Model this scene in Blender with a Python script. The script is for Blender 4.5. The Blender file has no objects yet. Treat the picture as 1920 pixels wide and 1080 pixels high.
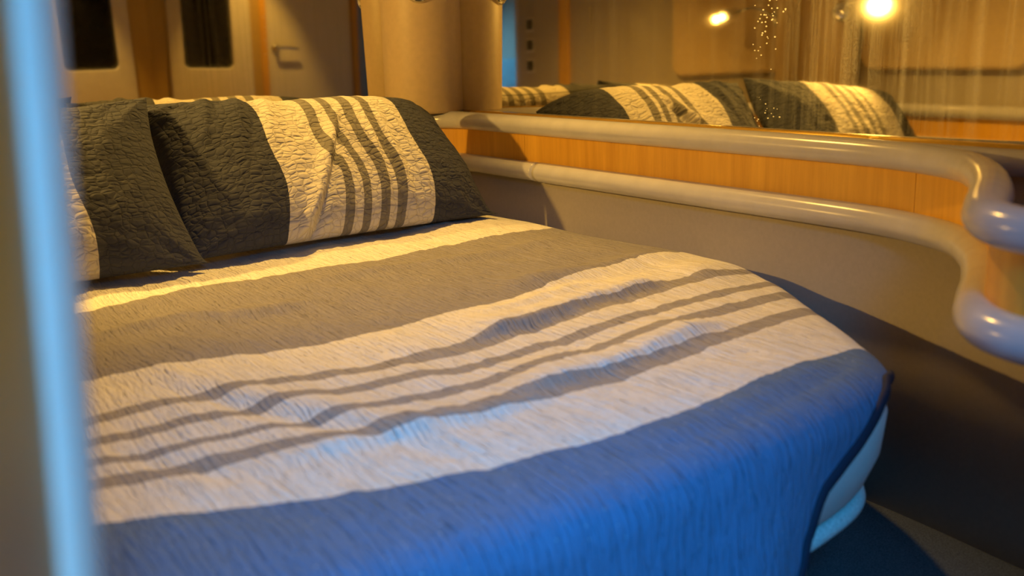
import bpy, bmesh, math
import numpy as np
from mathutils import Matrix, Vector

# ---------------------------------------------------------------- frame
# Plan coordinates are in units of the camera's height above the mattress
# (0.42 m).  x: left wall -> right wall, y: foot -> headboard, z: 0 = eye level.
S = 0.42
ZE = 0.84
def W(p):
    p = np.asarray(p, float)
    return p * S + np.array([0, 0, ZE])

sc = bpy.context.scene
COL = sc.collection

# ---------------------------------------------------------------- camera
cam_d = bpy.data.cameras.new('camera')
cam = bpy.data.objects.new('camera', cam_d)
COL.objects.link(cam)
RX = Vector((0.81325608, -0.58108484, -0.03090221))
DN = Vector((-0.16357131, -0.17731633, -0.97046553))
FW = Vector((0.55844335, 0.79429171, -0.23925239))
m = Matrix.Identity(4)
for i in range(3):
    m[i][0] = RX[i]; m[i][1] = -DN[i]; m[i][2] = -FW[i]
m[0][3], m[1][3], m[2][3] = 0, 0, ZE
cam.matrix_world = m
cam_d.sensor_width = 36.0
cam_d.lens = 1859.0 / 1920.0 * 36.0
cam_d.clip_start = 0.02
cam_d.dof.use_dof = True
cam_d.dof.focus_distance = 2.15
cam_d.dof.aperture_fstop = 3.4
sc.camera = cam

# ---------------------------------------------------------------- world, lights, exposure
world = bpy.data.worlds.new('world'); sc.world = world
world.use_nodes = True
world.node_tree.nodes['Background'].inputs[0].default_value = (0.10, 0.22, 0.5, 1)
world.node_tree.nodes['Background'].inputs[1].default_value = 0.02

def area_light(name, loc, target, sx, sy, power, col):
    d = bpy.data.lights.new(name, 'AREA')
    d.shape = 'RECTANGLE'; d.size = sx * S; d.size_y = sy * S
    d.energy = power; d.color = col
    o = bpy.data.objects.new(name, d); COL.objects.link(o)
    o.location = W(loc)
    o.rotation_euler = (Vector(W(target)) - Vector(W(loc))).to_track_quat('-Z', 'Y').to_euler()
    return o
# blue dusk light from the passage door behind the photographer
pd = area_light('passage_daylight', (0.10, -0.95, 1.2), (1.30, 1.45, -1.22), 0.8, 0.8, 3.5, (0.0, 0.41, 1.0))
pd.data.spread = math.radians(56)
pl = area_light('door_edge_fill', (-0.55, -1.7, 1.1), (0.05, 0.8, -0.45), 0.5, 0.5, 0.26, (0.62, 0.80, 1.0))  # added fill to brighten the near door leaf and its edge, no real lamp
pl.data.spread = math.radians(34)
pw = area_light('passage_side_fill', (-1.0, -2.3, 0.9), (-2.3, -1.2, 0.0), 0.6, 0.6, 1.6, (0.15, 0.5, 1.0))  # added blue fill for the passage wall and cloth, no window there
pw.data.spread = math.radians(90)
SPOT_W = 46.0
DOWN_W = 118.0
BULB = 240.0
vs = sc.view_settings
vs.view_transform = 'Standard'; vs.look = 'None'; vs.gamma = 1; vs.use_curve_mapping = False
vs.exposure = 0.0
sc.cycles.blur_glossy = 0.1

# ---------------------------------------------------------------- helpers
def mesh_obj(name, verts, faces, mat, parent=None, smooth=True, uvs=None, conv=True, origin=None):
    v = W(verts) if conv else np.asarray(verts, float)
    if parent is not None:
        v = v - np.array(parent['_o'])
        o0 = None
    else:
        lo, hi = v.min(0), v.max(0)
        o0 = np.array([(lo[0]+hi[0])/2, (lo[1]+hi[1])/2, lo[2]])
        v = v - o0
    me = bpy.data.meshes.new(name)
    me.from_pydata(v.tolist(), [], [list(map(int, f)) for f in faces])
    if uvs is not None:
        uvl = me.uv_layers.new(name='UVMap')
        li = np.zeros(len(me.loops), dtype=np.int32); me.loops.foreach_get('vertex_index', li)
        uvl.data.foreach_set('uv', np.asarray(uvs, np.float32)[li].ravel())
    me.polygons.foreach_set('use_smooth', [smooth] * len(me.polygons))
    me.update()
    if mat: me.materials.append(mat)
    o = bpy.data.objects.new(name, me); COL.objects.link(o)
    if parent is not None:
        o.parent = parent
        o['_o'] = parent['_o']
    else:
        o.location = o0; o['_o'] = o0.tolist()
    return o

def empty(name, p):
    o = bpy.data.objects.new(name, None); COL.objects.link(o)
    w = W(p); o.location = w; o['_o'] = w.tolist(); o.empty_display_size = 0.05
    return o

def tag(o, label=None, cat=None, group=None, kind=None):
    if label: o['label'] = label
    if cat: o['category'] = cat
    if group: o['group'] = group
    if kind: o['kind'] = kind
    return o

def box(x0, x1, y0, y1, z0, z1):
    v = [(x0,y0,z0),(x1,y0,z0),(x1,y1,z0),(x0,y1,z0),(x0,y0,z1),(x1,y0,z1),(x1,y1,z1),(x0,y1,z1)]
    f = [(0,3,2,1),(4,5,6,7),(0,1,5,4),(1,2,6,5),(2,3,7,6),(3,0,4,7)]
    return v, f

def add_bevel(o, w, seg=3):
    b = o.modifiers.new('bevel', 'BEVEL'); b.width = w * S; b.segments = seg
    b.limit_method = 'ANGLE'; b.angle_limit = math.radians(40)
    return o

def catmull(pts, n=12):
    P = np.asarray(pts, float); P = np.vstack([2*P[0]-P[1], P, 2*P[-1]-P[-2]])
    out = []
    for i in range(1, len(P)-2):
        for k in range(n):
            t = k / n
            a, b, c, d = P[i-1], P[i], P[i+1], P[i+2]
            out.append(0.5*((2*b)+(-a+c)*t+(2*a-5*b+4*c-d)*t*t+(-a+3*b-3*c+d)*t**3))
    out.append(P[-2]); return np.array(out)

def resample(P, step):
    P = np.asarray(P, float)
    d = np.r_[0, np.cumsum(np.linalg.norm(np.diff(P, axis=0), axis=1))]
    n = max(2, int(d[-1]/step)+1)
    t = np.linspace(0, d[-1], n)
    return np.stack([np.interp(t, d, P[:, k]) for k in range(P.shape[1])], 1)

def tangents(P):
    T = np.gradient(P, axis=0); return T/np.linalg.norm(T, axis=1)[:, None]

def tube(P, r, sides=16, rz=None, cap=True):
    """horizontal or free tube along 3-D path P"""
    P = np.asarray(P, float); T = tangents(P)
    up = np.array([0, 0, 1.0]); v = []; f = []
    prev = None
    for p, t in zip(P, T):
        u = up if abs(t @ up) < 0.95 else np.array([1.0, 0, 0])
        a = np.cross(t, u); a /= np.linalg.norm(a)
        if prev is not None and a @ prev < 0: a = -a
        prev = a
        b = np.cross(a, t)
        for k in range(sides):
            q = 2*math.pi*k/sides
            v.append(p + a*math.cos(q)*r + b*math.sin(q)*(rz or r))
    n = len(P)
    for i in range(n-1):
        for k in range(sides):
            k2 = (k+1) % sides
            f.append((i*sides+k, i*sides+k2, (i+1)*sides+k2, (i+1)*sides+k))
    if cap:
        f.append(tuple(range(sides-1, -1, -1))); f.append(tuple((n-1)*sides+k for k in range(sides)))
    return v, f

def ribbon(P2, z0, z1, thick, inward=1):
    """vertical wall of given thickness along a plan path"""
    P2 = np.asarray(P2, float); T = tangents(P2)
    N = np.stack([T[:, 1], -T[:, 0]], 1) * inward
    A = P2; B = P2 + N*thick; v = []; f = []
    n = len(P2)
    for a, b in zip(A, B):
        v += [(a[0], a[1], z0), (a[0], a[1], z1), (b[0], b[1], z1), (b[0], b[1], z0)]
    for i in range(n-1):
        for k in range(4):
            k2 = (k+1) % 4
            f.append((4*i+k, 4*i+k2, 4*i+4+k2, 4*i+4+k))
    f.append((3, 2, 1, 0)); f.append((4*n-4, 4*n-3, 4*n-2, 4*n-1))
    return v, f

def lathe(profile, c, axis=(0, 0, 1), sides=28):
    """profile: list of (r, h) along axis from c"""
    ax = np.array(axis, float); ax /= np.linalg.norm(ax)
    u = np.array([0, 0, 1.0]) if abs(ax[2]) < 0.9 else np.array([1.0, 0, 0])
    a = np.cross(ax, u); a /= np.linalg.norm(a); b = np.cross(ax, a)
    v = []; f = []
    for r, h in profile:
        for k in range(sides):
            q = 2*math.pi*k/sides
            v.append(np.array(c) + ax*h + (a*math.cos(q)+b*math.sin(q))*max(r, 1e-4))
    for i in range(len(profile)-1):
        for k in range(sides):
            k2 = (k+1) % sides
            f.append((i*sides+k, i*sides+k2, (i+1)*sides+k2, (i+1)*sides+k))
    return v, f

_rng = np.random.RandomState(7)
_G = _rng.rand(64, 64)
def vnoise(x, y):
    x = np.asarray(x, float); y = np.asarray(y, float)
    xi = np.floor(x).astype(int); yi = np.floor(y).astype(int)
    fx = x-xi; fy = y-yi
    fx = fx*fx*fx*(fx*(fx*6-15)+10); fy = fy*fy*fy*(fy*(fy*6-15)+10)
    g = lambda a, b: _G[a % 64, b % 64]
    return ((g(xi, yi)*(1-fx)+g(xi+1, yi)*fx)*(1-fy)+(g(xi, yi+1)*(1-fx)+g(xi+1, yi+1)*fx)*fy)*2-1
def fbm(x, y, o=4):
    s = 0; a = 1
    for k in range(o):
        s = s+a*vnoise(x+17*k, y+5*k); x = x*2.03; y = y*2.03; a *= 0.5
    return s

# ---------------------------------------------------------------- materials
class NT:
    def __init__(self, name):
        self.m = bpy.data.materials.new(name); self.m.use_nodes = True
        self.t = self.m.node_tree; self.b = self.t.nodes['Principled BSDF']
        self.out = self.t.nodes['Material Output']
    def n(self, typ, **kw):
        x = self.t.nodes.new(typ)
        for k, v in kw.items():
            if k.startswith('i_'):
                key = k[2:]
                x.inputs[int(key) if key.isdigit() else key.replace('_', ' ')].default_value = v
            else: setattr(x, k, v)
        return x
    def l(self, a, b): self.t.links.new(a, b)
    def coords(self, kind='Object', scale=(1, 1, 1), rot=(0, 0, 0)):
        c = self.n('ShaderNodeTexCoord'); mp = self.n('ShaderNodeMapping')
        mp.inputs['Scale'].default_value = scale; mp.inputs['Rotation'].default_value = rot
        self.l(c.outputs[kind], mp.inputs[0]); return mp.outputs[0]
    def ramp(self, fac, stops, interp='LINEAR'):
        r = self.n('ShaderNodeValToRGB'); e = r.color_ramp; e.interpolation = interp
        while len(e.elements) > 1: e.elements.remove(e.elements[-1])
        e.elements[0].position = stops[0][0]; e.elements[0].color = (*stops[0][1], 1)
        for p, c in stops[1:]:
            k = e.elements.new(p); k.color = (*c, 1)
        if fac is not None: self.l(fac, r.inputs[0])
        return r.outputs[0]
    def bump(self, h, strength, dist, normal=None):
        b = self.n('ShaderNodeBump'); b.inputs['Strength'].default_value = strength
        b.inputs['Distance'].default_value = dist
        self.l(h, b.inputs['Height'])
        if normal is not None: self.l(normal, b.inputs['Normal'])
        return b.outputs[0]
    def math(self, op, a, b=None):
        x = self.n('ShaderNodeMath', operation=op)
        for i, q in enumerate((a, b)):
            if q is None: continue
            if isinstance(q, (int, float)): x.inputs[i].default_value = q
            else: self.l(q, x.inputs[i])
        return x.outputs[0]
    def mix(self, fac, a, b, typ='MIX'):
        x = self.n('ShaderNodeMix', data_type='RGBA', blend_type=typ)
        for key, q in ((0, fac), (6, a), (7, b)):
            if isinstance(q, (int, float)): x.inputs[key].default_value = q
            elif isinstance(q, tuple): x.inputs[key].default_value = (*q, 1)
            else: self.l(q, x.inputs[key])
        return x.outputs[2]

def mat_plain(name, col, rough=0.5, metal=0.0, spec=0.5, noise=0.06, scale=30, bump=0.0):
    g = NT(name); b = g.b
    co = g.coords('Object', (scale,)*3)
    nz = g.n('ShaderNodeTexNoise', i_Scale=1.0, i_Detail=4.0); g.l(co, nz.inputs['Vector'])
    lo = tuple(c*(1-noise) for c in col); hi = tuple(min(1, c*(1+noise)) for c in col)
    g.l(g.ramp(nz.outputs[0], [(0.3, lo), (0.7, hi)]), b.inputs['Base Color'])
    b.inputs['Roughness'].default_value = rough; b.inputs['Metallic'].default_value = metal
    b.inputs['Specular IOR Level'].default_value = spec
    if bump: g.l(g.bump(nz.outputs[0], bump, 0.002), b.inputs['Normal'])
    return g.m

def mat_wood(name, c1, c2, rough=0.35, grain=(60, 60, 4)):
    g = NT(name)
    co = g.coords('Object', grain)
    nz = g.n('ShaderNodeTexNoise', i_Scale=1.0, i_Detail=6.0, i_Roughness=0.65); g.l(co, nz.inputs['Vector'])
    big = g.n('ShaderNodeTexNoise', i_Scale=1.0, i_Detail=2.0); g.l(g.coords('Object', (9, 9, 2)), big.inputs['Vector'])
    f = g.math('ADD', g.math('MULTIPLY', nz.outputs[0], 0.55), g.math('MULTIPLY', big.outputs[0], 0.45))
    g.l(g.ramp(f, [(0.32, c1), (0.68, c2)]), g.b.inputs['Base Color'])
    g.b.inputs['Roughness'].default_value = rough
    g.l(g.bump(nz.outputs[0], 0.08, 0.001), g.b.inputs['Normal'])
    return g.m

WHITE = (0.80, 0.78, 0.74); DENIM = (0.125, 0.20, 0.36); GREYBLUE = (0.29, 0.275, 0.285); TAUPE = (0.36, 0.34, 0.33)
def mat_cloth(name, stops, cells, bumpd, fleck=0.42, weave=900, rnd=1.0):
    g = NT(name); b = g.b
    uvn = g.n('ShaderNodeUVMap'); sep = g.n('ShaderNodeSeparateXYZ'); g.l(uvn.outputs[0], sep.inputs[0])
    # slight threadwise wobble of the stripe edges
    wob = g.n('ShaderNodeTexNoise', i_Scale=1.0, i_Detail=3.0); g.l(g.coords('Object', (80, 80, 80)), wob.inputs['Vector'])
    s = g.math('ADD', sep.outputs[0], g.math('MULTIPLY', g.math('SUBTRACT', wob.outputs[0], 0.5), 0.0025))
    base = g.ramp(s, stops, 'CONSTANT')
    wv = g.n('ShaderNodeTexNoise', i_Scale=1.0, i_Detail=3.0, i_Roughness=0.7); g.l(g.coords('Object', (weave, weave*0.4, weave)), wv.inputs['Vector'])
    base = g.mix(0.75, base, g.ramp(wv.outputs[0], [(0.25, (0.72,)*3), (0.75, (1.18,)*3)]), 'MULTIPLY')
    # pale slubs in the yarn
    fl = g.n('ShaderNodeTexVoronoi', feature='F1', i_Scale=1.0); g.l(g.coords('Object', (140, 90, 140)), fl.inputs['Vector'])
    rr = g.n('ShaderNodeSeparateColor'); g.l(fl.outputs['Color'], rr.inputs[0])
    hit = g.math('MULTIPLY', g.math('LESS_THAN', fl.outputs['Distance'], 0.16), g.math('GREATER_THAN', rr.outputs[0], 0.80))
    base = g.mix(g.math('MULTIPLY', hit, fleck), base, (0.55, 0.55, 0.55))
    g.l(base, b.inputs['Base Color'])
    b.inputs['Roughness'].default_value = 0.92
    b.inputs['Specular IOR Level'].default_value = 0.15
    b.inputs['Sheen Weight'].default_value = 0.05
    b.inputs['Sheen Roughness'].default_value = 0.5
    # crinkle: puckered cells
    us = g.n('ShaderNodeUVMap'); us.uv_map = 'Flat'
    nrm = None
    for (sx, sy, d, amt) in cells:
        mp = g.n('ShaderNodeMapping'); mp.inputs['Scale'].default_value = (sx, sy, 1)
        dis = g.n('ShaderNodeTexNoise', i_Scale=6.0, i_Detail=3.0); g.l(us.outputs[0], dis.inputs['Vector'])
        vm = g.n('ShaderNodeVectorMath', operation='MULTIPLY_ADD')
        g.l(dis.outputs['Color'], vm.inputs[0]); vm.inputs[1].default_value = (amt, amt, 0); g.l(us.outputs[0], vm.inputs[2])
        g.l(vm.outputs[0], mp.inputs[0])
        vo = g.n('ShaderNodeTexVoronoi', feature='DISTANCE_TO_EDGE', i_Scale=1.0, i_Randomness=rnd); g.l(mp.outputs[0], vo.inputs['Vector'])
        h = g.math('POWER', g.math('MINIMUM', g.math('MULTIPLY', vo.outputs['Distance'], 3.4), 1.0), 0.5)
        nrm = g.bump(h, 1.0, d, nrm)
    g.l(g.bump(wv.outputs[0], 0.35, 0.0008, nrm), b.inputs['Normal'])
    return g.m

M = {}
M['vinyl'] = mat_plain('beige_vinyl', (0.62, 0.48, 0.29), 0.45, noise=0.04, scale=60, bump=0.05)
M['vinyl_pale'] = mat_plain('pale_grey_vinyl', (0.54, 0.53, 0.56), 0.2, noise=0.05, scale=25, bump=0.04)
M['panel'] = mat_plain('beige_wall_lining', (0.46, 0.41, 0.35), 0.6, noise=0.04, scale=120, bump=0.05)
M['offwhite'] = mat_plain('off_white_moulding', (0.72, 0.69, 0.63), 0.4, noise=0.04)
M['paint'] = mat_plain('pale_painted_edge', (0.74, 0.68, 0.60), 0.4, noise=0.03)
M['wood'] = mat_wood('honey_maple', (0.62, 0.30, 0.030), (0.88, 0.49, 0.06))
M['yellowpanel'] = mat_plain('yellow_beige_lining', (0.50, 0.34, 0.09), 0.5, noise=0.03)
M['darkwood'] = mat_wood('brown_veneer', (0.46, 0.16, 0.010), (0.62, 0.25, 0.02))
M['doorveneer'] = mat_wood('pale_door_veneer', (0.66, 0.64, 0.60), (0.76, 0.73, 0.68), 0.45)
M['chrome'] = mat_plain('chrome', (0.8, 0.8, 0.82), 0.12, 1.0, noise=0.02)
M['brass'] = mat_plain('polished_brass', (0.85, 0.55, 0.12), 0.18, 1.0, noise=0.04)
M['black'] = mat_plain('black_glass', (0.006, 0.006, 0.008), 0.12, noise=0.1, spec=0.25)
M['switch'] = mat_plain('dark_switch', (0.03, 0.035, 0.035), 0.3)
M['carpet'] = mat_plain('grey_blue_carpet', (0.06, 0.075, 0.09), 0.95, noise=0.5, scale=500, bump=0.8)
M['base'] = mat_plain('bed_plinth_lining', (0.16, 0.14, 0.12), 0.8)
M['ceil'] = mat_plain('ceiling_lining', (0.62, 0.58, 0.50), 0.7)
M['navy'] = mat_plain('navy_binding', (0.012, 0.014, 0.035), 0.85, noise=0.2, scale=300, bump=0.3)
M['sheet'] = mat_plain('white_sheet', (0.80, 0.68, 0.64), 0.85, noise=0.04, scale=200, bump=0.15)
M['cord'] = mat_plain('white_cord', (0.62, 0.6, 0.58), 0.9, noise=0.3, scale=400, bump=0.6)
M['bluecloth'] = mat_plain('light_blue_cloth', (0.35, 0.62, 0.85), 0.9, noise=0.25, scale=30)
M['passage'] = mat_plain('passage_lining', (0.55, 0.56, 0.56), 0.6)
def mat_glass():
    g = NT('frosted_shade'); g.b.inputs['Base Color'].default_value = (0.95, 0.97, 1, 1)
    nz = g.n('ShaderNodeTexNoise', i_Scale=80.0)
    g.l(g.ramp(nz.outputs[0], [(0.3, (0.12,)*3), (0.7, (0.3,)*3)]), g.b.inputs['Roughness'])
    g.b.inputs['Transmission Weight'].default_value = 0.85; g.b.inputs['IOR'].default_value = 1.3
    return g.m
M['glass'] = mat_glass()
def mat_bulb(name, strength):
    g = NT(name); g.t.nodes.remove(g.b)
    e = g.n('ShaderNodeEmission', i_Strength=strength); e.inputs[0].default_value = (1.0, 0.56, 0.13, 1)
    g.l(e.outputs[0], g.out.inputs[0]); return g.m
M['bulb'] = mat_bulb('warm_bulb', BULB); M['lens'] = mat_bulb('downlight_lens', 15.0)
def mat_mirror(name, col, streak, drops):
    g = NT(name)
    b = g.b; b.inputs['Metallic'].default_value = 1.0
    b.inputs['Base Color'].default_value = (*col, 1)
    b.inputs['Roughness'].default_value = 0.03
    # dried runs and dust: vertical streaks that scatter instead of mirroring
    nz = g.n('ShaderNodeTexNoise', i_Scale=1.0, i_Detail=5.0, i_Roughness=0.7); g.l(g.coords('Object', (1, 26, 0.8)), nz.inputs['Vector'])
    fine = g.n('ShaderNodeTexNoise', i_Scale=1.0, i_Detail=2.0); g.l(g.coords('Object', (300, 300, 300)), fine.inputs['Vector'])
    sep = g.n('ShaderNodeSeparateXYZ'); tc = g.n('ShaderNodeTexCoord'); g.l(tc.outputs['Object'], sep.inputs[0])
    r = g.ramp(nz.outputs[0], [(0.45, (0, 0, 0)), (0.75, (1, 1, 1))])
    f = g.math('MULTIPLY', r, g.math('MULTIPLY', g.ramp(fine.outputs[0], [(0.35, (0.4,)*3), (0.65, (1,)*3)]), streak))
    if drops:
        y0, y1 = drops
        vo = g.n('ShaderNodeTexVoronoi', feature='F1', i_Scale=1.0); g.l(g.coords('Object', (110, 110, 170)), vo.inputs['Vector'])
        cs = g.n('ShaderNodeSeparateColor'); g.l(vo.outputs['Color'], cs.inputs[0])
        hit = g.math('MULTIPLY', g.math('LESS_THAN', vo.outputs['Distance'], 0.24), g.math('GREATER_THAN', cs.outputs[0], 0.45))
        band = g.math('MULTIPLY', g.math('GREATER_THAN', sep.outputs[1], y0), g.math('LESS_THAN', sep.outputs[1], y1))
        # streaking gets heavier toward the foot
        far = g.n('ShaderNodeMapRange'); g.l(sep.outputs[1], far.inputs[0])
        far.inputs[1].default_value = y1; far.inputs[2].default_value = y0-0.12
        far.inputs[3].default_value = 0.25; far.inputs[4].default_value = 1.0
        f = g.math('MULTIPLY', f, far.outputs[0])
        f = g.math('MAXIMUM', f, g.math('MULTIPLY', g.math('MULTIPLY', hit, band), 0.95))
    d = g.n('ShaderNodeBsdfPrincipled'); d.inputs['Base Color'].default_value = (0.75, 0.75, 0.7, 1)
    d.inputs['Roughness'].default_value = 0.42; d.inputs['Metallic'].default_value = 0.7
    mx = g.n('ShaderNodeMixShader'); g.l(f, mx.inputs[0]); g.l(b.outputs[0], mx.inputs[1]); g.l(d.outputs[0], mx.inputs[2])
    g.l(mx.outputs[0], g.out.inputs[0])
    return g.m

# ---------------------------------------------------------------- plan data
XS, YH, XL, YF = 3.62, 6.0, -0.64, -0.65
XC = 1.49
FLOOR, CEIL = -2.0, 2.5
TILT = -0.022

# ---------------------------------------------------------------- room shell
def sbox(name, *a, mat='panel', **k):
    v, f = box(*a); return tag(mesh_obj(name, v, f, M[mat], smooth=False), kind='structure')
sbox('floor', -2.6, 4.2, -3.2, 6.3, FLOOR-0.15, FLOOR, mat='carpet')
sbox('ceiling', -2.6, 4.2, -3.2, 6.3, CEIL, CEIL+0.1, mat='ceil')
sbox('wall_head', XL-0.3, 4.2, YH+0.10, YH+0.30, FLOOR, CEIL)
sbox('wall_right', XS+0.12, XS+0.32, YF-0.2, YH+0.06, FLOOR, CEIL)
sbox('wall_left', XL-0.22, XL, 1.1, YH+0.06, FLOOR, CEIL, mat='panel')
# passage beyond the doorway, where the blue light comes from
sbox('wall_passage_side', -2.5, -2.35, -3.1, 1.5, FLOOR, CEIL, mat='passage')
sbox('wall_passage_back', -2.5, 1.3, -3.1, -2.95, FLOOR, CEIL, mat='passage')
sbox('wall_passage_end', -2.5, XL-0.22, 1.3, 1.5, FLOOR, CEIL, mat='passage')
sbox('wall_passage_inner', 0.95, 1.1, -2.95, YF-0.2, FLOOR, CEIL, mat='passage')
# foot wall: pieces left and right of the closed door, and above the doorway
wf = empty('wall_foot', (2.2, YF-0.1, FLOOR)); tag(wf, kind='structure')
def part(name, v, f, mat, parent, smooth=False, uvs=None):
    return mesh_obj(name, v, f, M[mat] if isinstance(mat, str) else mat, parent, smooth, uvs)
v, f = box(2.22, XS+0.12, YF-0.2, YF, FLOOR, CEIL); part('wall_panel', v, f, 'yellowpanel', wf)
v, f = box(0.86, 2.2, YF-0.2, YF, 1.9, CEIL); part('wall_panel', v, f, 'panel', wf)

# closed door with the chrome lever
d1 = empty('door_1', (1.5, YF, FLOOR)); tag(d1, kind='structure')
v, f = box(0.92, 2.12, YF-0.16, YF-0.02, FLOOR+0.02, 1.85); add_bevel(part('door_leaf', v, f, 'doorveneer', d1), 0.01)
v, f = box(0.83, 0.90, YF-0.18, YF+0.03, FLOOR, 1.9); part('door_trim', v, f, 'wood', d1)
v, f = box(2.14, 2.22, YF-0.18, YF+0.02, FLOOR, 1.9); part('door_trim', v, f, 'wood', d1)
hd = empty('handle', (2.02, YF, 0.40)); hd.parent = d1
hd.location = Vector(W((2.02, YF, 0.40))) - d1.location; hd['_o'] = W((2.02, YF, 0.40)).tolist()
v, f = lathe([(0, 0), (0.055, 0), (0.055, 0.02), (0.03, 0.035), (0.022, 0.10), (0, 0.10)], (2.02, YF-0.02, 0.40), (0, 1, 0)); part('rose', v, f, 'chrome', hd, True)
v, f = tube(resample(catmull([(2.02, YF+0.075, 0.40), (1.96, YF+0.08, 0.403), (1.85, YF+0.078, 0.402), (1.74, YF+0.075, 0.39)]), 0.01), 0.02, 12); part('lever', v, f, 'chrome', hd, True)

# black window in a pale moulded surround on the foot wall
w1 = empty('window_1', (2.9, YF, 0.2)); tag(w1, kind='structure')
def rrect(x0, x1, z0, z1, r, n=6):
    pts = []
    for cx, cz, a0 in ((x1-r, z0+r, -90), (x1-r, z1-r, 0), (x0+r, z1-r, 90), (x0+r, z0+r, 180)):
        for k in range(n+1):
            a = math.radians(a0+90*k/n); pts.append((cx+r*math.cos(a), cz+r*math.sin(a)))
    return pts
def frame_xz(out, inn, y0, y1):
    n = len(out); v = []; f = []
    for (ox, oz), (ix, iz) in zip(out, inn):
        v += [(ox, y0, oz), (ox, y1, oz), (ix, y1, iz), (ix, y0, iz)]
    for i in range(n):
        j = (i+1) % n
        for k in range(4):
            k2 = (k+1) % 4; f.append((4*i+k, 4*i+k2, 4*j+k2, 4*j+k))
    return v, f
v, f = frame_xz(rrect(2.36, 3.42, -0.55, 1.7, 0.10), rrect(2.62, 3.24, 0.14, 1.5, 0.07), YF, YF+0.05)
add_bevel(part('window_frame', v, f, 'offwhite', w1), 0.02)
pn = rrect(2.60, 3.26, 0.12, 1.52, 0.07)
v = [(x, YF+0.012, z) for x, z in pn]; part('pane', v, [tuple(range(len(v)))], 'black', w1)

# ---------------------------------------------------------------- rails, fascia and lower lining
ARC = [(3.53-0.38*(1-math.cos(a)), 5.86-0.38*(1-math.sin(a))) for a in np.linspace(math.pi/2, 0, 9)]
HEADP = [(-0.2, 5.86), (0.5, 5.86), (1.5, 5.86), (2.6, 5.86)] + ARC
SIDEP = [(3.53, 5.0), (3.53, 4.2), (3.53, 3.4), (3.53, 2.8), (3.505, 2.36), (3.38, 1.99), (3.15, 1.755), (2.87, 1.575), (2.62, 1.445), (2.46, 1.35), (2.375, 1.25), (2.345, 1.12), (2.34, 0.9), (2.34, 0.5), (2.34, 0.0)]
PATH = resample(catmull(HEADP + SIDEP, 8), 0.024)
def z3(P, z): return np.c_[P, np.full(len(P), z)]
def cut(P, fn):
    return P[np.array([fn(p) for p in P])]
iseg = int(np.argmin(np.abs(PATH[:, 1]-4.70) + (PATH[:, 0] < 3.4)*9))     # joint in the lower rail
t1 = empty('trim_1', (3.53, 3.5, -0.53)); tag(t1, 'upper padded pale vinyl rail under the side mirror', kind='structure')
v, f = tube(z3(PATH, -0.475), 0.062, 20, 0.056); part('rail', v, f, 'vinyl_pale', t1, True)
t2 = empty('trim_2', (3.53, 3.5, -0.80)); tag(t2, 'lower padded pale vinyl rail beside the bed', kind='structure')
v, f = tube(z3(PATH[:iseg], -0.745), 0.062, 20, 0.056); part('rail_segment', v, f, 'vinyl_pale', t2, True)
v, f = tube(z3(PATH[iseg:], -0.745), 0.064, 20, 0.058); part('rail_segment', v, f, 'vinyl_pale', t2, True)
v, f = tube(z3(resample(np.array([(3.55, 2.55), (3.55, 2.0), (3.55, 1.0), (3.55, YF+0.05)]), 0.05), -0.475), 0.06, 16, 0.05)
t3 = tag(mesh_obj('trim_3', v, f, M['vinyl_pale']), 'straight padded ledge running on under the mirror', kind='structure')
# wood fascia in three veneer panels between the rails
t4 = empty('trim_4', (3.56, 3.5, -0.75)); tag(t4, 'honey coloured wood band between the two padded rails', kind='structure')
def off(P, d):
    T = tangents(P); N = np.stack([-T[:, 1], T[:, 0]], 1); return P + N*d
FP = off(PATH, 0.012)
joints = [0, int(np.argmin(np.abs(PATH[:, 1]-4.86) + (PATH[:, 0] < 3.4)*9)), int(np.argmin(np.abs(PATH[:, 1]-2.22) + (PATH[:, 0] < 2.9)*9)), len(PATH)-1]
for a, b in zip(joints[:-1], joints[1:]):
    seg = FP[a:b+1].copy()
    if a: seg[0] += (seg[1]-seg[0])*0.12
    v, f = ribbon(seg, -0.76, -0.46, 0.03, -1); part('wood_panel', v, f, 'wood', t4)
# beige lining below the lower rail, down to the floor
LINE = resample(catmull(HEADP + [(3.53, 5.0), (3.53, 4.2), (3.53, 3.4), (3.53, 2.8), (3.52, 2.2), (3.47, 1.6), (3.43, 1.0), (3.42, 0.4), (3.42, -0.6)], 8), 0.03)
v, f = ribbon(off(LINE, 0.03), FLOOR, -0.74, 0.05, -1)
tag(mesh_obj('wall_lining', v, f, M['panel']), 'beige lining below the padded rails beside the bed', kind='structure')
# left wall: the same rails and wood band, straight
v, f = tube([(-0.55, y, -0.475) for y in np.linspace(1.2, 5.9, 40)], 0.062, 16, 0.056)
t5 = tag(mesh_obj('trim_5', v, f, M['vinyl_pale']), 'upper padded rail on the left wall', kind='structure')
v, f = tube([(-0.55, y, -0.745) for y in np.linspace(1.2, 5.9, 40)], 0.062, 16, 0.056)
t6 = tag(mesh_obj('trim_6', v, f, M['vinyl_pale']), 'lower padded rail on the left wall', kind='structure')
v, f = box(-0.60, -0.56, 1.2, 5.9, -0.76, -0.46); tag(mesh_obj('trim_7', v, f, M['wood'], smooth=False), 'wood band on the left wall', kind='structure')
v, f = box(-0.645, -0.59, 1.12, 5.95, FLOOR, -0.74); tag(mesh_obj('wall_lining_left', v, f, M['panel'], smooth=False), kind='structure')

# ledges that close the gap between rails and mirrors
v, f = box(3.50, XS+0.12, 1.9, YH+0.06, -0.50, -0.45); tag(mesh_obj('trim_8', v, f, M['vinyl_pale'], smooth=False), kind='structure')
v, f = box(-0.3, 3.5, 5.84, YH+0.06, -0.50, -0.45); tag(mesh_obj('trim_9', v, f, M['vinyl_pale'], smooth=False), kind='structure')
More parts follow.
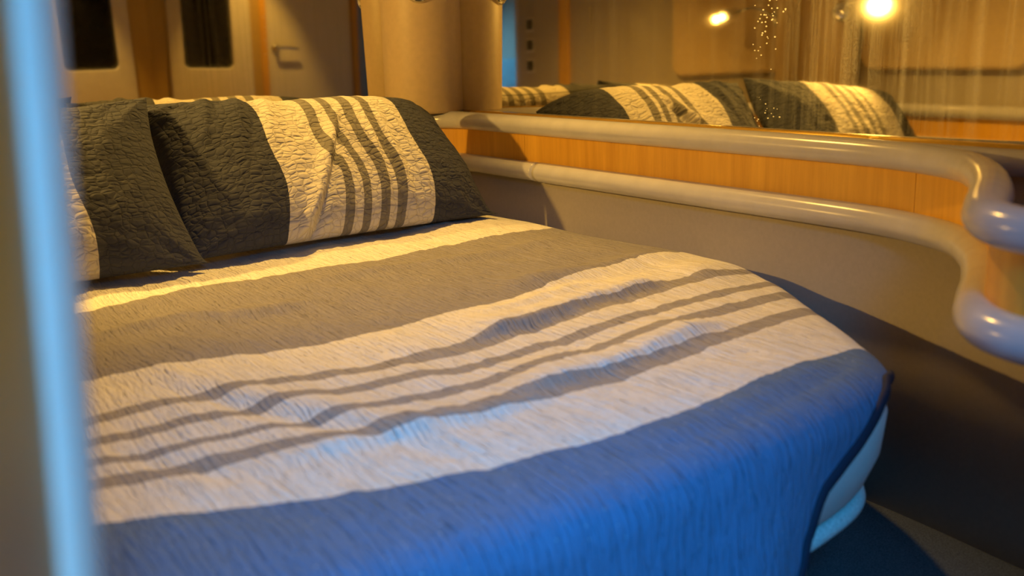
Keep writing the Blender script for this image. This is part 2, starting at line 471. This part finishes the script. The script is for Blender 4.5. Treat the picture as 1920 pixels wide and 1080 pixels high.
# side cabinet behind the curved rail: open recess with a wood bottom
cb = empty('side_cabinet', (2.9, 0.6, -0.70)); tag(cb, 'open recess behind the curved rail at the right, wood bottom', 'cabinet')
sp = PATH[(PATH[:, 1] < 1.98)]
sp = off(sp, 0.095)
poly = [tuple(p) for p in sp[::3]] + [(sp[-1][0], YF+0.02), (3.40, YF+0.02), (3.40, 2.05)]
n = len(poly); v = [(x, y, -0.74) for x, y in poly] + [(x, y, -0.70) for x, y in poly]
f = [tuple(range(n-1, -1, -1)), tuple(range(n, 2*n))] + [(i, (i+1) % n, n+(i+1) % n, n+i) for i in range(n)]
part('recess_bottom', v, f, 'darkwood', cb)
v, f = box(3.575, 3.61, YF+0.02, 2.4, -0.70, -0.50); part('back_panel', v, f, 'vinyl', cb)
v, f = box(3.55, 3.575, YF+0.1, 1.62, -0.70, -0.60); part('wood_strip', v, f, 'darkwood', cb)

# ---------------------------------------------------------------- mirrors
def plate(name, o, ux, uz, w, h, t, nrm, mat, parent):
    """slab: origin o, width along ux, height along uz, thickness behind"""
    o = np.array(o, float); ux = np.array(ux, float); uz = np.array(uz, float); nn = np.array(nrm, float)
    c = [o, o+ux*w, o+ux*w+uz*h, o+uz*h]
    v = c + [p - nn*t for p in c]
    f = [(0,1,2,3),(7,6,5,4),(0,4,5,1),(1,5,6,2),(2,6,7,3),(3,7,4,0)]
    return part(name, v, f, mat, parent)
ct, st = math.cos(TILT), math.sin(TILT)
mr = empty('side_mirror', (XS, 2.7, -0.425)); tag(mr, 'large wall mirror above the right hand rail, streaked with dried water runs', 'mirror')
MG1 = mat_mirror('side_mirror_glass', (0.88, 0.83, 0.66), 0.30, (0.12, 0.20))
plate('mirror_glass', (XS, YF, -0.42), (0, 1, 0), (-st, 0, ct), YH-YF-0.005, 2.7, 0.02, (-ct, 0, -st), MG1, mr)
v, f = box(XS-0.018, XS+0.012, YF, 5.62, -0.437, -0.416); part('brass_trim', v, f, 'brass', mr)
mh = empty('headboard_mirror', (1.5, YH, -0.425)); tag(mh, 'wall mirror behind the pillows above the head of the bed', 'mirror')
MG2 = mat_mirror('headboard_mirror_glass', (0.88, 0.84, 0.70), 0.08, None)
plate('mirror_glass', (-0.60, YH, -0.42), (1, 0, 0), (0, -st, ct), XS+0.60-0.005, 2.7, 0.02, (0, -ct, -st), MG2, mh)
v, f = box(-0.25, 3.2, YH-0.018, YH+0.012, -0.437, -0.416); part('brass_trim', v, f, 'brass', mh)
v, f = box(-0.30, -0.255, YH-0.05, YH+0.0, -0.42, 2.4); part('brass_edge', v, f, 'brass', mh)

# ---------------------------------------------------------------- corner pillars
def pillar(cx, label):
    p = empty('corner_pillar', (cx, 5.88, -0.43)); tag(p, label, 'pillar', 'upholstered pillars in the two bed corners')
    v, f = lathe([(0.255, -0.43), (0.268, -0.425), (0.272, -0.41), (0.272, 2.48)], (cx, 5.88, 0), (0, 0, 1), 72); part('pillar_padding', v, f, 'vinyl', p, True)
    return p
pillar(3.4745, 'beige vinyl covered round pillar in the right hand corner between the two mirrors')
pillar(2*XC-3.4745, 'beige vinyl covered round pillar in the left hand corner, seen in the side mirror')

# ---------------------------------------------------------------- reading lamps
def lamp(sgn, label, lit):
    cx = XC + sgn*(3.4745-XC)
    ax = np.array([-sgn*0.55, -0.835, 0.0])
    base = np.array([cx, 5.88, 0.355]) + ax*0.272
    bp = np.array([XC + sgn*1.69, 5.14, 0.40]) if lit else np.array([3.27, 5.55, 0.44])
    L = empty('reading_lamp', base); tag(L, label, 'lamp', 'pair of reading lamps on the bed pillars')
    v, f = lathe([(0, -0.02), (0.085, -0.02), (0.09, 0.012), (0.075, 0.028), (0.03, 0.034), (0, 0.034)], base, ax); part('back_plate', v, f, 'chrome', L, True)
    # head: metal cup that swivels toward the middle of the bed
    aim = np.array([XC - sgn*2.0, 4.6, -0.70]) - bp; aim /= np.linalg.norm(aim)
    back = bp - aim*0.16
    v, f = tube(resample(catmull([base+ax*0.02, base+ax*0.12+np.array([0, 0, 0.06]), back+(base-back)*0.35+np.array([0, 0, 0.05]), back]), 0.01), 0.014, 12); part('arm', v, f, 'chrome', L, True)
    cup = [(0.0, -0.17), (0.03, -0.165), (0.045, -0.13), (0.062, -0.05), (0.075, 0.03)]
    v, f = lathe(cup + [(r-0.007, h) for r, h in cup[:0:-1]], bp, aim); part('lamp_cup', v, f, 'chrome', L, True)
    v, f = lathe([(0.036*math.sin(a), 0.035-0.036*math.cos(a)) for a in np.linspace(0, math.pi, 12)], bp, aim); part('bulb', v, f, 'bulb' if lit else 'glass', L, True)
    if lit:
        d = bpy.data.lights.new('reading_lamp_light', 'SPOT'); d.energy = SPOT_W; d.color = (1.0, 0.56, 0.11)
        d.spot_size = math.radians(112); d.spot_blend = 0.7; d.shadow_soft_size = 0.018
        o = bpy.data.objects.new('reading_lamp_light', d); COL.objects.link(o)
        o.parent = L; o.location = Vector(W(bp+aim*0.11)) - L.location
        o.rotation_euler = Vector(aim).to_track_quat('-Z', 'Y').to_euler()
lamp(-1, 'lit warm reading lamp on the left pillar, glowing in the side mirror', True)
lamp(1, 'reading lamp on the right pillar with a round chrome plate', False)

def downlight(x, y, label, power, aim, size, blend):
    dl = empty('ceiling_downlight', (x, y, CEIL-0.03)); tag(dl, label, 'lamp', 'round downlights in the cabin ceiling')
    v, f = lathe([(0.10, 0.03), (0.10, 0.0), (0.085, -0.012), (0.07, 0.0), (0.07, 0.028)], (x, y, CEIL-0.03)); part('trim_ring', v, f, 'brass', dl, True)
    v, f = lathe([(0.0, 0.012), (0.04, 0.014), (0.068, 0.02)], (x, y, CEIL-0.03)); part('lens', v, f, 'lens', dl, True)
    d = bpy.data.lights.new('downlight_light', 'SPOT'); d.energy = power; d.color = (1.0, 0.56, 0.11)
    d.spot_size = math.radians(size); d.spot_blend = blend; d.shadow_soft_size = 0.025
    o = bpy.data.objects.new('downlight_light', d); COL.objects.link(o); o.parent = dl
    o.location = Vector(W((x, y, CEIL-0.07))) - dl.location
    o.rotation_euler = Vector(aim).to_track_quat('-Z', 'Y').to_euler()
downlight(2.95, 4.90, 'small round warm downlight in the ceiling above the head of the bed', DOWN_W, (-0.42, -0.32, -1), 88, 0.8)
downlight(2.45, 0.35, 'added warm downlight out of view that brightens the foot wall and closed door', 40.0, (0.0, -0.34, -1), 52, 0.6)  # second downlight is invented, added to lift the dark foot wall and door

# ---------------------------------------------------------------- left wall details (seen in the mirrors)
pp = rrect(4.05, 5.60, -0.14, 2.3, 0.14)
n = len(pp); v = [(XL, y, z) for y, z in pp] + [(XL+0.09, y, z) for y, z in pp]
f = [tuple(range(n)), tuple(range(2*n-1, n-1, -1))] + [(i, n+i, n+(i+1) % n, (i+1) % n) for i in range(n)]
add_bevel(tag(mesh_obj('padded_panel', v, f, M['vinyl'], smooth=False), 'beige padded panel on the left wall with a rounded lower corner', 'wall panel'), 0.04, 4)
v, f = box(XL-0.02, XL+0.035, 2.02, 2.2, -0.46, 2.45); tag(mesh_obj('trim_10', v, f, M['wood'], smooth=False), kind='structure')
v, f = box(XL-0.24, XL+0.01, 1.06, 1.12, FLOOR, CEIL); tag(mesh_obj('trim_11', v, f, M['offwhite'], smooth=False), kind='structure')
for i, (z, wh) in enumerate(((0.62, 'topmost'), (0.36, 'middle'), (0.10, 'lowest'))):
    s_ = empty('light_switch', (XL, 1.39, z-0.09)); tag(s_, 'dark square switch on a pale plate, %s of three by the doorway' % wh, 'switch', 'wall switches reflected beside the right pillar')
    v, f = box(XL, XL+0.012, 1.31, 1.47, z-0.09, z+0.09); add_bevel(part('switch_plate', v, f, 'paint', s_), 0.006)
    v, f = box(XL+0.012, XL+0.026, 1.34, 1.45, z-0.06, z+0.065); part('rocker', v, f, 'switch', s_)
    v, f = lathe([(0, 0), (0.012, 0), (0.008, 0.008), (0, 0.01)], (XL+0.012, 1.459, z), (1, 0, 0), 10); part('screw', v, f, 'chrome', s_, True)
# blue cloth in the passage, stand-in for an unidentified bright blue patch
gx, gz = np.meshgrid(np.linspace(0, 1, 30), np.linspace(0, 1, 30))
xx = -2.30 + 0.03*np.sin(gx*19)*(1.1-gz); yy = -2.0+1.1*gx; zz = -1.6 + 1.95*gz
v = np.stack([xx, yy, zz], -1).reshape(-1, 3)
f = [(i*30+j, i*30+j+1, (i+1)*30+j+1, (i+1)*30+j) for i in range(29) for j in range(29)]
o = tag(mesh_obj('stand_in_cloth', v, f, M['bluecloth']), 'bright blue cloth standing in for an unidentified patch reflected beside the right pillar', 'cloth')
sm = o.modifiers.new('thick', 'SOLIDIFY'); sm.thickness = 0.006

# ---------------------------------------------------------------- open door leaf close to the camera
HG = np.array([-0.645, -0.50]); FE = np.array([0.125, 0.86])
dv = FE-HG; LN = np.linalg.norm(dv); dv /= LN; nv = np.array([dv[1], -dv[0]])
d2 = empty('door_2', (HG[0], HG[1], FLOOR)); tag(d2, kind='structure', label='open door leaf close by on the left with a pale rounded edge')
def leafbox(a0, a1, t0, t1, z0, z1):
    c = [HG+dv*a0+nv*t0, HG+dv*a1+nv*t0, HG+dv*a1+nv*t1, HG+dv*a0+nv*t1]
    v = []
    for z in (z0, z1):
        sh = 0.058*(z+0.18) + 0.007
        v += [(p[0]+sh, p[1], z) for p in c]
    f = [(0,3,2,1),(4,5,6,7),(0,1,5,4),(1,2,6,5),(2,3,7,6),(3,0,4,7)]
    return v, f
v, f = leafbox(0.02, LN-0.075, -0.04, 0.03, FLOOR+0.02, 1.85); part('door_leaf', v, f, 'darkwood', d2)
v, f = leafbox(LN-0.08, LN+0.005, -0.05, 0.045, FLOOR+0.02, 1.86); add_bevel(part('door_edge', v, f, 'paint', d2), 0.03, 4)

# ---------------------------------------------------------------- bed
OUTR = [(3.22, 5.80), (3.40, 5.3), (3.44, 4.6), (3.47, 4.0), (3.49, 3.45), (3.44, 3.08), (3.34, 2.74), (3.16, 2.43), (2.97, 2.13), (2.83, 1.92), (2.71, 1.775), (2.56, 1.69), (2.32, 1.64), (2.0, 1.605), (1.75, 1.595), (XC, 1.59)]
OUT = resample(catmull(OUTR + [(2*XC-x, y) for x, y in OUTR[-2::-1]], 10), 0.022)
# mattress body below the blanket
mt = empty('mattress', (XC, 3.6, -1.48)); tag(mt, 'white sheeted mattress with a rounded foot corner', 'mattress')
TT = tangents(OUT); NN = np.stack([-TT[:, 1], TT[:, 0]], 1)       # outward (path runs clockwise seen from above: fixed below)
ctr = np.array([XC, 3.6])
if ((OUT-ctr)*NN).sum(1).mean() < 0: NN = -NN
def loft(rings, closed_cap=True):
    n = len(rings[0]); v = [p for r in rings for p in r]; f = []
    for i in range(len(rings)-1):
        for k in range(n):
            k2 = (k+1) % n
            f.append((i*n+k, i*n+k2, (i+1)*n+k2, (i+1)*n+k))
    if closed_cap:
        f.append(tuple(range(n-1, -1, -1))); f.append(tuple((len(rings)-1)*n+k for k in range(n)))
    return v, f
def ring(d, z): return [(p[0]+q[0]*d, p[1]+q[1]*d, z) for p, q in zip(OUT, NN)]
prof = [(-0.12, -1.455), (-0.08, -1.45), (-0.055, -1.41), (-0.012, -1.3), (0.002, -1.17), (-0.025, -1.09), (-0.075, -1.045), (-0.15, -1.03)]
v, f = loft([ring(d, z) for d, z in prof]); part('mattress_body', v, f, 'sheet', mt, True)
ii = np.arange(0, len(OUT), 1)
v, f = tube(np.array(ring(-0.075, -1.478)), 0.027, 12); part('corded_edge', v, f, 'cord', mt, True)
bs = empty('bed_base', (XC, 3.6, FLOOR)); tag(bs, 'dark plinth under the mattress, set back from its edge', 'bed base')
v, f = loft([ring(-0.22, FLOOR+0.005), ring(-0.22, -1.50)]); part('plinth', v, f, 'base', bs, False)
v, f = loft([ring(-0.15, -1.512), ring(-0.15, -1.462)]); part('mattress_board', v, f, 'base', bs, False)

# blanket -----------------------------------------------------------------
KX = np.array([0.4, 0.8, 1.2, 1.7, 2.2, 2.8, 3.4])
BND = np.array([
    [4.18, 4.22, 4.27, 4.25, 4.28, 4.34, 4.40],
    [3.27, 3.20, 3.17, 3.13, 3.14, 3.29, 3.40],
    [2.87, 2.87, 2.84, 2.80, 2.85, 2.94, 2.93],
    [2.81, 2.81, 2.77, 2.71, 2.76, 2.86, 2.88],
    [2.73, 2.69, 2.66, 2.61, 2.64, 2.72, 2.74],
    [2.67, 2.63, 2.59, 2.54, 2.57, 2.65, 2.68],
    [2.60, 2.52, 2.45, 2.45, 2.47, 2.56, 2.60],
    [2.55, 2.48, 2.39, 2.37, 2.39, 2.48, 2.52],
    [2.48, 2.39, 2.27, 2.24, 2.26, 2.35, 2.40],
    [2.41, 2.32, 2.20, 2.15, 2.18, 2.27, 2.33],
    [2.19, 2.02, 1.90, 1.84, 1.88, 1.92, 1.86]])
def stripe_coord(x, y):
    kx = catmull(np.c_[KX, np.zeros(7)], 8)[:, 0]
    rows = np.array([np.interp(x, kx, catmull(np.c_[KX, b], 8)[:, 1]) for b in BND])   # 11 x N
    top = np.full_like(x, 6.2); bot = rows[-1]-0.4
    lv = np.vstack([top[None], rows, bot[None]])
    s = np.zeros_like(x)
    for i in range(12):
        a, b = lv[i], lv[i+1]
        inside = (y <= a) & (y > b)
        s = np.where(inside, i + (a-y)/(a-b), s)
    s = np.where(y <= bot, 12, s)
    return s/12.0
def ridge(x, y, pts, w1, w2, h):
    """raised fold along polyline pts; head side width w1, foot side width w2"""
    P = catmull(pts, 8); yc = np.interp(x, P[:, 0], P[:, 1])
    env = np.clip((x-P[0, 0])/0.25, 0, 1)*np.clip((P[-1, 0]-x)/0.25, 0, 1); env = env*env*(3-2*env)
    d = y-yc
    return h*env*np.where(d > 0, np.exp(-(d/w1)**2), np.exp(-(d/w2)**2))
def top_relief(x, y):
    z = 0.012*fbm(x*1.3+3, y*1.3, 3) + 0.010*fbm(x*3.1, y*2.0+9, 3)
    z = z + 0.0035*fbm(x*24+0.6*y, y*4.0, 3)
    z = z + ridge(x, y, [(1.7, 2.80), (2.1, 2.83), (2.5, 2.93), (2.95, 2.98)], 0.15, 0.04, 0.034)
    z = z + ridge(x, y, [(1.45, 2.24), (1.8, 2.26), (2.2, 2.31), (2.7, 2.42)], 0.15, 0.045, 0.030)
    z = z + ridge(x, y, [(0.75, 2.27), (1.1, 2.22), (1.5, 2.17), (1.75, 2.2)], 0.11, 0.04, 0.020)
    z = z + ridge(x, y, [(2.2, 3.25), (2.6, 3.30), (3.0, 3.36), (3.5, 3.38)], 0.12, 0.12, 0.035)
    z = z + ridge(x, y, [(2.9, 2.96), (3.15, 3.0), (3.4, 3.05), (3.6, 3.05)], 0.18, 0.14, 0.04)
    z = z + ridge(x, y, [(0.3, 4.10), (1.0, 4.20), (1.4, 4.22), (2.2, 4.16)], 0.06, 0.10, 0.016)
    z = z + ridge(x, y, [(0.5, 3.75), (1.0, 3.85), (1.3, 3.70), (1.7, 3.72)], 0.07, 0.06, 0.02)
    z = z + ridge(x, y, [(1.6, 3.95), (2.1, 4.02), (2.6, 3.95), (3.3, 4.1)], 0.08, 0.07, 0.016)
    z = z + ridge(x, y, [(1.9, 3.02), (2.2, 3.03), (2.5, 3.08), (2.7, 3.12)], 0.06, 0.05, 0.02)
    z = z + ridge(x, y, [(1.5, 1.75), (1.8, 1.76), (2.2, 1.80), (2.6, 1.86)], 0.06, 0.05, 0.012)
    # trough crossing the stripes obliquely
    dd = (x-0.95) + (y-2.6)*0.42
    z = z - 0.020*np.exp(-(dd/0.05)**2)*np.exp(-((y-2.55)/0.42)**2) + 0.016*np.exp(-((dd-0.10)/0.07)**2)*np.exp(-((y-2.55)/0.42)**2)
    dd = (x-0.70) + (y-2.3)*0.5
    z = z - 0.012*np.exp(-(dd/0.05)**2)*np.exp(-((y-2.4)/0.25)**2)
    return z
nt = len(OUT)
# drop of the blanket edge below the mattress top along the outline
def drop(x, y):
    # right half: small tuck along the side, hem falls steeply round the corner
    xs = np.array([1.85, 2.0, 2.10, 2.18, 2.37, 2.50, 2.63, 2.72, 2.85, 3.6])
    ds = np.array([0.95, 0.56, 0.34, 0.235, 0.14, 0.075, 0.035, 0.06, 0.14, 0.16])
    right = np.interp(x, xs, ds)
    right = np.where(y > 2.4, 0.14, right)
    left = np.where(y > 2.4, 0.10, 0.95)
    return np.where(x > XC, right, left)
DR = drop(OUT[:, 0], OUT[:, 1])
R0 = 0.11
nr, nd = 150, 46
spine_y = np.clip(OUT[:, 1], 2.9, 5.3)
SP = np.stack([np.full(nt, XC), spine_y], 1)
V = []; UV = []; FL = []
inner = OUT - NN*R0
for j in range(nr):
    t = 1-(1-j/(nr-1))**1.15
    p = SP + (inner-SP)*t
    edge = np.clip((1-t)*8, 0, 1)
    z = -1.0 + top_relief(p[:, 0], p[:, 1])*(0.45+0.55*edge)
    # gentle crown toward the edges
    z = z - 0.015*np.clip((t-0.8)/0.2, 0, 1)**2
    V.append(np.c_[p, z]); UV.append(np.c_[stripe_coord(p[:, 0], p[:, 1]), np.zeros(nt)]); FL.append(p.copy())
zt = V[-1][:, 2].copy()
arc = np.r_[0, np.cumsum(np.linalg.norm(np.diff(OUT, axis=0), axis=1))]
for j in range(1, nd+1):
    d = DR*j/nd + (R0*math.pi/2-R0)*np.minimum(1, j/nd*2)
    a = np.clip(d/R0, 0, math.pi/2)
    outd = R0*np.sin(a); dn = R0*(1-np.cos(a)) + np.maximum(0, d-R0*math.pi/2)
    hang = np.clip((d-0.15)/0.5, 0, 1)
    sway = 0.035*hang*(np.sin(arc*5.0+0.6)+0.6*np.sin(arc*11.3)) + 0.022*hang + 0.012*hang*fbm(arc*6, d*7, 3)
    q = inner + NN*(outd+0.020*np.clip(d/0.12, 0.2, 1)+sway)[:, None]
    V.append(np.c_[q, zt-dn])
    flat = inner + NN*d[:, None]
    s = stripe_coord(flat[:, 0], flat[:, 1])
    UV.append(np.c_[s, np.zeros(nt)]); FL.append(flat)
V = np.concatenate(V); UV = np.concatenate(UV); FL = np.concatenate(FL)
nrow = nr+nd
idx = np.arange(nrow*nt).reshape(nrow, nt)
F = np.stack([idx[:-1, :-1], idx[:-1, 1:], idx[1:, 1:], idx[1:, :-1]], -1).reshape(-1, 4)
cols = [WHITE, GREYBLUE, WHITE, TAUPE, WHITE, TAUPE, WHITE, TAUPE, WHITE, TAUPE, WHITE, DENIM]
stops = [(i/12, c) for i, c in enumerate(cols)]
M['blanket'] = mat_cloth('striped_crinkle_cotton', stops, [(48, 4.4, 0.0017, 0.03), (90, 16, 0.0010, 0.02), (12, 2.6, 0.0014, 0.10)], 0.003)
def add_flat_uv(o, fl):
    me = o.data; u2 = me.uv_layers.new(name='Flat')
    li = np.zeros(len(me.loops), dtype=np.int32); me.loops.foreach_get('vertex_index', li)
    u2.data.foreach_set('uv', np.asarray(fl, np.float32)[li].ravel())
bl = empty('blanket', (XC, 3.6, -1.0)); tag(bl, 'striped white, grey and denim blue cotton blanket spread over the bed', 'blanket')
bo = part('blanket_cloth', V, F, 'blanket', bl, True, UV); add_flat_uv(bo, FL)
bm = bmesh.new(); bm.from_mesh(bo.data); bmesh.ops.remove_doubles(bm, verts=bm.verts, dist=0.0006); bm.to_mesh(bo.data); bm.free()
bo.data.polygons.foreach_set('use_smooth', [True]*len(bo.data.polygons))
so = bo.modifiers.new('thick', 'SOLIDIFY'); so.thickness = 0.004; so.offset = -1 if True else 1
# navy binding along the hem
hem = V[idx[-1]]
keep = hem[:, 0] > 0.2
hp = resample(hem[keep][hem[keep][:, 1] < 3.3], 0.012)
hp = hp + 0
v, f = tube(hp, 0.014, 10, 0.022); part('hem_binding', v, f, 'navy', bl, True)

# pillows ------------------------------------------------------------------
def pillow(name, label, c, xdir, vdir, a, b, T, seed, mat, crease=False, flop=0.0, nu=190, nv=120):
    xd = np.array(xdir, float); xd /= np.linalg.norm(xd)
    vd = np.array(vdir, float); vd -= xd*(vd@xd); vd /= np.linalg.norm(vd)
    nn = np.cross(xd, vd)          # toward the camera side
    if nn[1] > 0: nn = -nn
    u, w = np.meshgrid(np.linspace(-1, 1, nu), np.linspace(-1, 1, nv), indexing='ij')
    # denser toward the edges
    u = np.sin(u*math.pi/2*0.92)/math.sin(math.pi/2*0.92); w = np.sin(w*math.pi/2*0.92)/math.sin(math.pi/2*0.92)
    env = np.clip((1-np.abs(u)**3.2)*(1-np.abs(w)**2.8), 0, 1)
    def surf(side):
        px = a*u*(1-0.055*(1-w**2)*np.abs(u)**2); py = b*w*(1-0.075*(1-u**2)*np.abs(w)**2)
        th = T*env**0.55
        cr = np.clip(env*5, 0, 1)
        k = seed*3.7+side*11
        wr = 0.016*fbm(px*2.4+k, py*2.4-k, 2) + 0.005*fbm(px*9+k, py*4+k, 2) + 0.0028*fbm(px*20-k, py*26+k, 2)
        # radial tension folds from the corners
        ang = np.arctan2(np.abs(py)-b, np.abs(px)-a); rad = np.hypot(np.abs(px)-a, np.abs(py)-b)
        wr = wr + 0.013*np.sin(ang*11+seed)*np.exp(-(rad/0.32)**2)*np.clip(rad/0.1, 0, 1)
        if crease and side > 0:
            # diagonal tuck running down the striped part
            l = (u-0.05) - (w-0.35)*0.28*1.0
            on = np.clip((0.55-w)/0.5, 0, 1)
            wr = wr + 0.050*on*np.exp(-((l+0.035)/0.05)**2) - 0.055*on*np.exp(-((l-0.018)/0.026)**2)
            for (u0, sl, h, wd) in ((0.20, 0.05, 0.03, 0.035), (0.31, 0.0, 0.034, 0.035), (0.43, -0.05, 0.022, 0.04)):
                l2 = u-u0-sl*w
                wr = wr + h*np.exp(-(l2/wd)**2)*np.clip(1.1-np.abs(w+0.1)*1.1, 0, 1)
            for (u0, sl, h, wd) in ((-0.62, -0.20, 0.022, 0.035), (-0.45, -0.16, 0.026, 0.04), (-0.30, -0.12, 0.018, 0.035)):
                l2 = u-u0+sl*(w-1)
                wr = wr + h*np.exp(-(l2/wd)**2)*np.clip((w+0.1)*1.3, 0, 1)
        th = th*(1.0 if side > 0 else 0.72) + wr*cr
        P = np.array(c)[None, None] + px[..., None]*xd + py[..., None]*vd + (side*th)[..., None]*nn
        # top corners fold forward and down
        if flop:
            k2 = np.clip((np.abs(u)-0.75)/0.25, 0, 1)*np.clip((w-0.55)/0.45, 0, 1)
            P[..., 1] -= flop*k2*0.7; P[..., 2] += flop*k2*0.25
        if crease:
            k3 = np.clip((u-0.45)/0.55, 0, 1)**2*np.clip((w+0.2)/1.2, 0, 1)
            P[..., 2] -= 0.13*k3; P[..., 0] -= 0.05*k3
        # lower edge squashes on the mattress
        zf = -0.992+0.012
        zz = P[..., 2]
        low = zz < zf+0.06
        P[..., 2] = np.where(low, zf+0.06*np.exp((np.minimum(zz, zf+0.06)-zf-0.06)/0.06)*1.0, zz)
        return P
    A = surf(1); B = surf(-1)
    bnd = np.zeros((nu, nv), bool); bnd[0] = bnd[-1] = True; bnd[:, 0] = bnd[:, -1] = True
    ia = np.arange(nu*nv).reshape(nu, nv)
    ib = ia.copy(); ib[~bnd] = nu*nv + np.arange((~bnd).sum())
    V = np.concatenate([A.reshape(-1, 3), B[~bnd]])
    fu = np.stack([u*a, w*b], -1)
    su = (u+1)/2
    if crease:
        l = (u-0.05) - (w-0.35)*0.28
        su = su + np.where((l > 0) & (w < 0.35), -0.035*np.clip((0.35-w)/0.6, 0, 1)*np.exp(-l/0.5), 0)
    su = su + 0.006*np.sin(w*6+seed)
    UVs = np.concatenate([np.stack([su, su*0], -1).reshape(-1, 2), np.stack([su, su*0], -1)[~bnd]])
    FLs = np.concatenate([fu.reshape(-1, 2), fu[~bnd]+3.3])
    q = lambda I: np.stack([I[:-1, :-1], I[1:, :-1], I[1:, 1:], I[:-1, 1:]], -1).reshape(-1, 4)
    F = np.concatenate([q(ia), q(ib)[:, ::-1]])
    o = mesh_obj(name, V, F, mat, None, True, UVs); add_flat_uv(o, FLs)
    return tag(o, label, 'pillow', 'striped pillows at the head of the bed')
PD = (0.052, 0.057, 0.080); PW = (0.60, 0.57, 0.53); PT = (0.20, 0.19, 0.18)
pst = [(0, PD), (0.285, PW), (0.425, PT), (0.455, PW), (0.485, PT), (0.515, PW), (0.545, PT), (0.575, PW), (0.605, PT), (0.635, PW), (0.735, PD)]
M['pillow'] = mat_cloth('striped_quilted_cotton', pst, [(21, 34, 0.0026, 0.05), (9, 16, 0.0022, 0.08)], 0.003, fleck=0.08, rnd=0.62)
pillow('pillow', 'striped pillow leaning by the right pillar, creased across its cream centre', (2.33, 5.06, -0.662), (1.0, 0.05, -0.03), (0.0, 0.62, 0.72), 0.95, 0.49, 0.27, 1, M['pillow'], crease=True, flop=0.08)
pillow('pillow', 'striped pillow half hidden behind the pale door edge at the left', (0.53, 4.92, -0.672), (1.0, -0.02, 0.065), (-0.02, 0.58, 0.75), 0.93, 0.50, 0.27, 2, M['pillow'], flop=0.05)
